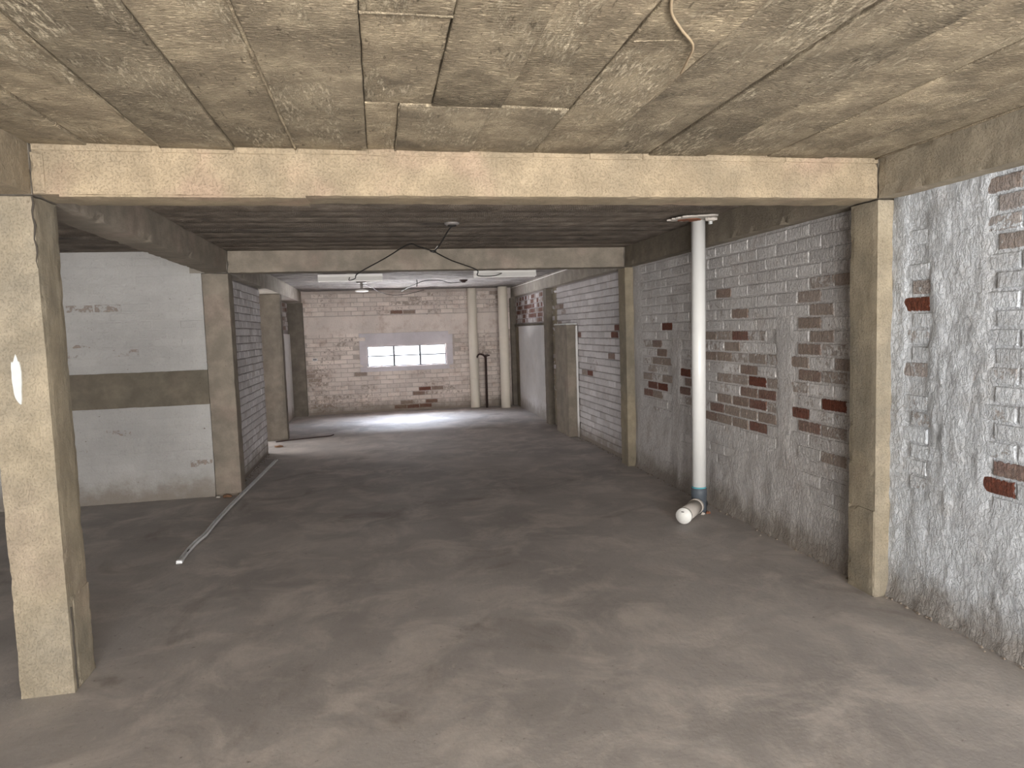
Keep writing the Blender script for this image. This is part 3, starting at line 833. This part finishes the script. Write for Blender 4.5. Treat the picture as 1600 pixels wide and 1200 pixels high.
ya, yb = Y4 + .035, Y4 + .07; t_ = .018
addbox(bm, WX0, WX1, ya, yb, WZ0, WZ0 + t_); addbox(bm, WX0, WX1, ya, yb, WZ1 - t_, WZ1); addbox(bm, WX0, WX0 + t_, ya, yb, WZ0 + t_, WZ1 - t_); addbox(bm, WX1 - t_, WX1, ya, yb, WZ0 + t_, WZ1 - t_)
fin_bm('window_frame', bm, M_STEEL, win)
W3 = (WX1 - WX0) / 3; zm = (WZ0 + WZ1) / 2 + .005
for k in (1, 2):
    bm = bmesh.new(); addbox(bm, WX0 + W3 * k - .02, WX0 + W3 * k + .02, ya - .004, yb + .002, WZ0 + t_, WZ1 - t_); fin_bm('mullion', bm, M_STEEL, win)
for k in range(3):
    xa = WX0 + W3 * k + (.018 if k == 0 else .02); xb = WX0 + W3 * (k + 1) - (.018 if k == 2 else .02)
    bm = bmesh.new(); addbox(bm, xa, xb, ya, yb, zm - .012, zm + .012); fin_bm('glazing_bar', bm, M_STEEL, win)
    for (a, b) in ((WZ0 + t_, zm - .012), (zm + .012, WZ1 - t_)):
        bm = bmesh.new(); addbox(bm, xa, xb, yb - .018, yb - .013, a, b); fin_bm('pane', bm, M_GLASS, win)
    bm = bmesh.new(); xm = (xa + xb) / 2; addbox(bm, xm - .012, xm + .012, ya - .03, ya, WZ0 + .012, WZ0 + .03); addbox(bm, xm - .006, xm + .03, ya - .035, ya - .02, WZ0 + .014, WZ0 + .024); fin_bm('window_catch', bm, M_DULL, win)

# outer left wall and the wall around the doorway behind the viewer
o = link('wall_left', box_me('outer', XO - .2, XO, YB, Y4 + .3, 0, ZC + .03), M_PL); tag(o, 'outer left wall of the side space beyond the left columns', 'wall', kind='structure')
bm = bmesh.new(); addbox(bm, XO - .2, -1.35, YB - .2, YB, 0, ZC + .03); addbox(bm, -1.35, XW + .3, YB - .2, YB, 2.3, ZC + .03); addbox(bm, 2.65, XW + .3, YB - .2, YB, 0, 2.3)
o = fin_bm('wall_front', bm, M_PL, None); tag(o, 'wall around the open doorway behind the viewer', 'wall', kind='structure')
for p_ in (w1, w2, w3, w4): pass

# ------------------------------------------------------------------ pipes
PX, PY = 2.612, 5.33


def lathe_me(name, prof, n=32, c=(0, 0, 0)):
    vs, fs = [], []
    for (r, z) in prof:
        for k in range(n): t = 2 * math.pi * k / n; vs.append((c[0] + r * math.cos(t), c[1] + r * math.sin(t), c[2] + z))
    for i in range(len(prof) - 1):
        for k in range(n): fs.append((i * n + k, i * n + (k + 1) % n, (i + 1) * n + (k + 1) % n, (i + 1) * n + k))
    fs.append(tuple(range(n))[::-1]); fs.append(tuple((len(prof) - 1) * n + k for k in range(n)))
    return mesh(name, vs, fs)


dp = root('drain_pipe', (PX, PY, 0)); tag(dp, 'white plastic drain pipe before the bare brick wall, ending in a capped elbow', 'pipe')
tilt = .032   # the pipe leans a touch towards the wall at its top


def lean(o):
    for v in o.data.vertices: v.co.x += tilt * v.co.z / 2.4; v.co.y += .03 * v.co.z / 2.4
    return o


under(dp, smooth_side(lean(link('pipe_body', lathe_me('pipe_body', [(.0575, .20), (.0575, ZC - .012)], 36, (PX, PY, 0)), M_PVC))))
under(dp, smooth_side(link('solvent_ring', lathe_me('solvent_ring', [(.0600, .205), (.0600, .218)], 36, (PX, PY, 0)), M_CYAN)))
under(dp, smooth_side(link('coupling', lathe_me('coupling', [(.060, .0), (.0625, .004), (.0625, .135), (.0655, .14), (.0655, .203), (.061, .207)], 36, (PX, PY, 0)), M_COUP)))
ex, ey = 2.325, 5.02
P0 = Vector((PX, PY, .068)); P1 = Vector((ex, ey, .066)); dv = (P1 - P0).normalized()
under(dp, smooth_side(link('elbow', tube_me('elbow', [P0 - dv * .03, P0 + dv * .075], .064, 32), M_COUP)))
under(dp, smooth_side(link('side_arm', tube_me('side_arm', [P0 + dv * .06, P1 - dv * .004], .0600, 32), M_PVCD)))
under(dp, smooth_side(link('collar', tube_me('collar', [P0 + dv * .058, P0 + dv * .115], .0635, 32), M_PVCD)))
cp = tube_me('end_cap', [P1 - dv * .03, P1 + dv * .003, P1 + dv * .006, P1 + dv * .003], [.0635, .0635, .0585, .056], 32)
under(dp, smooth_side(link('end_cap', cp, M_CAP)))
bm = bmesh.new(); bmesh.ops.create_cube(bm, size=1)
for v in bm.verts: v.co = Vector((v.co.x * .022, v.co.y * .003, v.co.z * .007))
q = dv.to_track_quat('-Y', 'Z').to_matrix()
sd = Vector((-dv.y, dv.x, 0))
for v in bm.verts: v.co = q @ v.co + P1 + dv * .004 + Vector((0, 0, .034)) - sd * .005
fin_bm('cap_slot', bm, M_DARK, dp)

# torn board and broken plaster around the hole where the pipe meets the ceiling
tb = root('torn_ceiling_board', (PX, PY, ZC)); tag(tb, 'torn ragged board hanging around the top of the white drain pipe', 'board')


def ragged(name, cx, cy, rx, ry, z, th, seed, mat, tiltx=0, tilty=0, n=44, hole=None):
    vs, fs = [], []
    for lay_ in (0, 1):
        for k in range(n):
            t = 2 * math.pi * k / n; q = 1 + .28 * nz(math.cos(t) * 2, math.sin(t) * 2, seed) + .22 * nz(math.cos(t) * 7, math.sin(t) * 7, seed)
            x, y_ = cx + rx * q * math.cos(t), cy + ry * q * math.sin(t)
            vs.append((x, y_, z - th * lay_ + tiltx * (x - cx) + tilty * (y_ - cy) + .006 * nz(t * 3, seed)))
    for k in range(n): fs.append((k, (k + 1) % n, n + (k + 1) % n, n + k))
    fs.append(tuple(range(n))); fs.append(tuple(range(n, 2 * n))[::-1])
    me = mesh(name, vs, fs); bm = bmesh.new(); bm.from_mesh(me); bmesh.ops.recalc_face_normals(bm, faces=bm.faces[:]); bm.to_mesh(me); bm.free(); return me


under(tb, link('board_piece', ragged('board_piece', PX - .05, PY - .10, .215, .12, ZC - .012, .012, 3, M_RUBBLE, .05, 0), M_RUBBLE))
under(tb, link('clay_patch', ragged('clay_patch', PX - .10, PY - .08, .10, .055, ZC - .026, .008, 8, M_HOLE), M_HOLE))
under(tb, link('broken_rim', ragged('broken_rim', PX + .09, PY - .12, .07, .03, ZC - .022, .020, 5, M_RUBBLE), M_RUBBLE))
under(tb, link('plaster_lump', rough_me('plaster_lump', PX + .075, PX + .10, PY - .09, PY - .06, ZC - .065, ZC - .02, .012, .004, .006, 2), M_SMEAR))
under(tb, link('plaster_lump', rough_me('plaster_lump', PX + .13, PX + .155, PY - .16, PY - .14, ZC - .052, ZC - .022, .012, .004, .006, 3), M_RUBBLE))


def stack_pipe(lbl, x, y_, r, rings, lean_x=0):
    p = root('stack_pipe', (x, y_, 0)); tag(p, lbl, 'pipe')
    zs = [0] + rings + [ZC - .005]
    for a, b in zip(zs[:-1], zs[1:]):
        o = link('pipe_length', lathe_me('pipe_length', [(r - .003, a + .001), (r, a + .006), (r, b - .008), (r - .004, b - .001)], 28, (x, y_, 0)), M_CREAM); under(p, smooth_side(o))
    for z in rings:
        o = link('joint_ring', lathe_me('joint_ring', [(r + .004, z - .012), (r + .006, z - .006), (r + .006, z + .006), (r + .003, z + .010)], 28, (x, y_, 0)), M_DULL if False else M_CREAM); under(p, smooth_side(o))
    return p


stack_pipe('left one of two tall cream pipes before the far wall', 1.915, 14.05, .097, [.60])
stack_pipe('right one of two tall cream pipes, in front of the corner column', 2.50, 13.72, .097, [1.20, 1.43])
# rusty stand pipe with a hooked top
sp = root('stand_pipe', (2.135, 13.89, 0)); tag(sp, 'rusty dark iron standpipe with hooked spout between the two cream pipes', 'standpipe')
under(sp, smooth_side(link('riser', tube_me('riser', [(2.135, 13.89, 0), (2.138, 13.89, 1.06)], .024, 12), M_IRON)))
hk = curve_pts([(2.135, 13.89, 1.02), (2.10, 13.89, 1.075), (2.05, 13.89, 1.10), (2.00, 13.89, 1.10), (1.968, 13.89, 1.06), (1.965, 13.89, 1.03)], 5)
under(sp, link('spout', tube_me('spout', hk, .017, 10), M_IRON, None, True))
under(sp, link('tap', tube_me('tap', [(2.11, 13.88, 1.06), (2.19, 13.87, 1.075), (2.22, 13.87, 1.075)], [.022, .016, .012], 10), M_IRON, None, True))
under(sp, link('tap_handle', tube_me('tap_handle', [(2.165, 13.87, 1.06), (2.165, 13.87, 1.11)], .012, 8), M_DULL, None, True))
# small white box on the far wall
sb = root('socket_box', (-1.262, Y4 - .02, 1.115)); tag(sb, 'small white socket box on the far wall left of the window', 'socket')
under(sb, link('box', box_me('box', -1.31, -1.215, Y4 - .035, Y4 + .002, 1.088, 1.142, .006), M_WHITE))
under(sb, link('plate', box_me('plate', -1.297, -1.228, Y4 - .039, Y4 - .034, 1.098, 1.132, .001), M_DULL))

# ------------------------------------------------------------------ ceiling lights and wires


def batten(lbl, x0, x1, y_):
    r = root('batten_light', ((x0 + x1) / 2, y_, ZC)); tag(r, lbl, 'ceiling light', 'white batten lights behind the inner beam')
    # folded trough: spine and two flared sides
    prof = [(-.055, 0), (.055, 0), (.055, -.035), (.085, -.092), (.080, -.094), (.047, -.034), (-.047, -.034), (-.080, -.094), (-.085, -.092), (-.055, -.035)]
    n = len(prof); vs = [(x, y_ + a, ZC - .014 + b) for x in (x0, x1) for (a, b) in prof]; fs = [(k, (k + 1) % n, n + (k + 1) % n, n + k) for k in range(n)]
    fs += [tuple(range(n))[::-1], tuple(range(n, 2 * n))]
    under(r, link('trough', mesh('trough', vs, fs), M_WHITE))
    for x in (x0 + .004, x1 - .02):
        under(r, link('lamp_holder', box_me('lamp_holder', x, x + .016, y_ - .016, y_ + .016, ZC - .118, ZC - .045, .003), M_WHITE))
    under(r, link('mount', box_me('mount', (x0 + x1) / 2 - .05, (x0 + x1) / 2 + .05, y_ - .03, y_ + .03, ZC - .018, ZC + .0, .002), M_DULL))
    return r


batten('left white batten light on the ceiling just behind the inner beam', -.80, .10, 10.15)
batten('right white batten light on the ceiling just behind the inner beam', 1.39, 2.29, 9.85)


def wire(lbl, pts, r=.006, mat=None, sag=0, name='wire'):
    o = link(name, tube_me(name, curve_pts(pts, 8, sag), r, 7), mat or M_BLACK, None, True); return tag(o, lbl, 'wire')


cr = root('ceiling_rose', (.621, 5.565, ZC)); tag(cr, 'round ceiling rose in the second bay from which black wires hang', 'ceiling rose')
under(cr, smooth_side(link('base', lathe_me('base', [(.042, -.020), (.060, -.012), (.062, .002)], 24, (.621, 5.565, ZC)), M_DULL)))
under(cr, smooth_side(link('terminal_cover', lathe_me('terminal_cover', [(.018, -.030), (.034, -.028), (.036, -.016)], 20, (.621, 5.565, ZC)), M_BLACK)))
J = (.522, 6.2, 2.310)
wire('short black drop wire from the ceiling rose to the junction', [(.62, 5.565, 2.44), (.60, 5.75, 2.415), (.555, 6.0, 2.34), J])
jb = root('wire_junction', J); tag(jb, 'taped black wire junction hanging below the ceiling rose', 'junction')
under(jb, link('tape', tube_me('tape', [(J[0] - .035, J[1], J[2] + .006), (J[0], J[1], J[2]), (J[0] + .02, J[1], J[2] - .002)], [.008, .013, .008], 8), M_BLACK, None, True))
under(jb, link('bare_end', tube_me('bare_end', [(J[0], J[1], J[2]), (J[0] + .035, J[1] - .02, J[2] + .045)], .005, 6), M_WHITE))
wire('black wire looping up from the junction, then down to the left batten light', [J, (.40, 6.3, 2.365), (.307, 6.4, 2.398), (.10, 6.7, 2.31), (-.166, 7.10, 2.207), (-.22, 7.7, 2.20), (-.33, 9.0, 2.28), (-.36, 10.06, 2.40)])
wire('black wire running from the junction right to the right batten light', [J, (.72, 6.6, 2.27), (1.03, 7.1, 2.222), (1.12, 7.6, 2.20), (1.5, 8.8, 2.29), (1.78, 9.78, 2.40)])
# lamp without bulb on the far ceiling
la = root('ceiling_lamp', (-.235, 11.76, ZC)); tag(la, 'bare white ceiling lamp fitting with flat dish in the far room', 'ceiling lamp')
under(la, smooth_side(link('rose', lathe_me('rose', [(.06, -.03), (.085, -.018), (.09, .0)], 22, (-.235, 11.76, ZC)), M_DULL)))
under(la, smooth_side(link('stem', lathe_me('stem', [(.022, -.14), (.022, -.02)], 14, (-.235, 11.76, ZC)), M_DULL)))
under(la, smooth_side(link('dish', lathe_me('dish', [(.10, -.165), (.115, -.158), (.11, -.145), (.03, -.128)], 26, (-.235, 11.76, ZC)), M_WHITE)))
c2 = root('ceiling_rose', (1.47, 11.74, ZC)); tag(c2, 'dark ceiling rose in the far room near the right batten light', 'ceiling rose')
under(c2, smooth_side(link('base', lathe_me('base', [(.03, -.05), (.045, -.03), (.07, -.02), (.072, .0)], 20, (1.47, 11.74, ZC)), M_IRON)))
wire('thin dark wire strung between the two fittings on the far room ceiling', [(1.45, 11.74, 2.43), (1.25, 11.7, 2.41), (1.05, 11.6, 2.45), (.80, 11.5, 2.44), (.66, 11.41, 2.39), (.55, 11.8, 2.36), (.44, 12.4, 2.33)], .006)
wire('thin dark wire sagging from the bare lamp fitting on the far ceiling', [(-.20, 11.76, 2.42), (-.08, 12.2, 2.40), (.05, 12.9, 2.36), (.30, 13.6, 2.33), (.60, 13.9, 2.36), (.95, 14.05, 2.44)], .005)
wire('short wire tail hanging in the middle of the far room ceiling', [(.66, 11.41, 2.455), (.665, 11.41, 2.40), (.655, 11.41, 2.34)], .008)

# ------------------------------------------------------------------ things lying on the floor
ST = [(-1.468, 5.167), (-1.479, 5.392), (-1.474, 5.633), (-1.455, 5.834), (-1.458, 6.188), (-1.449, 6.764), (-1.428, 7.332), (-1.405, 7.934), (-1.391, 8.314), (-1.36, 9.15)]
P = curve_pts([(a, b, 0) for a, b in ST], 5); vs, fs = [], []
W_ = .016
prof = [(-W_, .024), (-W_, .004), (W_, .004), (W_, .024), (W_ - .0015, .024), (W_ - .0015, .0055), (-W_ + .0015, .0055), (-W_ + .0015, .024)]
for i, p in enumerate(P):
    d = (P[min(i + 1, len(P) - 1)] - P[max(i - 1, 0)]).normalized(); s = Vector((d.y, -d.x, 0)); tw_ = .35 * nz(i * .35, 2)
    for a, b in prof:
        vs.append(p + s * (a * math.cos(tw_)) + Vector((0, 0, max(.001, b + a * math.sin(tw_) * .3 + .003))))
n = len(prof)
for i in range(len(P) - 1):
    for k in range(n): fs.append((i * n + k, i * n + (k + 1) % n, (i + 1) * n + (k + 1) % n, (i + 1) * n + k))
fs += [tuple(range(n)), tuple((len(P) - 1) * n + k for k in range(n))[::-1]]
ch = root('metal_channel', (-1.43, 7.1, 0)); tag(ch, 'long bent galvanised metal channel lying on the floor by the left columns', 'metal strip')
under(ch, link('channel', mesh('channel', vs, fs), M_GALV))
under(ch, link('bolt_hole', box_me('bolt_hole', -1.488, -1.468, 5.42, 5.47, .0095, .0125, .001), M_DARK))
under(ch, link('bent_lug', rough_me('bent_lug', -1.492, -1.448, 5.145, 5.185, .004, .030, .012, .002, .003, 2), M_GALV))
ir = link('iron_rod', tube_me('iron_rod', curve_pts([(-1.60, 10.80, .008), (-1.30, 10.90, .012), (-1.0, 11.0, .012), (-.83, 11.04, .014), (-.76, 11.06, .03)], 6), .0085, 8), M_IRON, None, True)
tag(ir, 'thin dark iron rod lying on the floor at the far left column', 'rod')


def chunk(name, lbl, x, y_, r, h, mat, seed, group=None):
    bm = bmesh.new(); bmesh.ops.create_icosphere(bm, subdivisions=2, radius=1)
    for v in bm.verts:
        k = 1 + .45 * noise.noise(v.co * 1.6 + Vector((seed, 0, 0))); v.co = Vector((v.co.x * r * k, v.co.y * r * k * .8, max(-.35, v.co.z) * h * k))
        v.co += Vector((x, y_, h * .35))
    me = bpy.data.meshes.new(name); bm.to_mesh(me); bm.free(); return tag(link(name, me, mat), lbl, 'debris', group)


chunk('dry_leaf', 'curled brown scrap at the foot of the second left column', -1.575, 7.25, .045, .018, M_LEAF, 1)
chunk('plaster_crumb', 'pale crumb on the floor before the second left column', -1.66, 7.24, .022, .014, M_RUBBLE, 2)
chunk('dark_scrap', 'flat dark scrap on the floor near the iron rod', -1.50, 10.35, .07, .015, M_LEAF, 3)
chunk('plaster_crumb', 'pale crumb beside the blue-grey pipe elbow', 2.60, 5.235, .018, .014, M_RUBBLE, 4)
chunk('plaster_crumb', 'rust-coloured crumb at the heel of the pipe elbow', 2.655, 5.25, .02, .015, M_HOLE, 5)
rg = random.Random(5)
vs, fs = [], []
for k in range(420):
    side = rg.choice('RRRL')
    if side == 'R': y_ = rg.uniform(2.2, 10.8); x = XW - .012 - abs(rg.gauss(0, .025))
    else: y_ = rg.uniform(7.6, 9.8); x = -1.55 + abs(rg.gauss(0, .03))
    if side == 'R' and any(a - .02 < y_ < b + .02 for a, b in ((Y1, Y1c), (Y2, Y2c), (9.5, 10.3))): continue
    s = rg.uniform(.003, .010); b = len(vs)
    for (i, j, q) in ((-1, -1, 0), (1, -1, 0), (1, 1, 0), (-1, 1, 0), (.1, 0, 1.1)): vs.append((x + i * s * rg.uniform(.6, 1.2), y_ + j * s * rg.uniform(.6, 1.4), q * s - .002))
    fs += [(b, b + 1, b + 4), (b + 1, b + 2, b + 4), (b + 2, b + 3, b + 4), (b + 3, b, b + 4)]
o = link('wall_grit', mesh('wall_grit', vs, fs), M_GRIT); tag(o, 'plaster grit crumbled along the foot of the side walls', 'grit', kind='stuff')
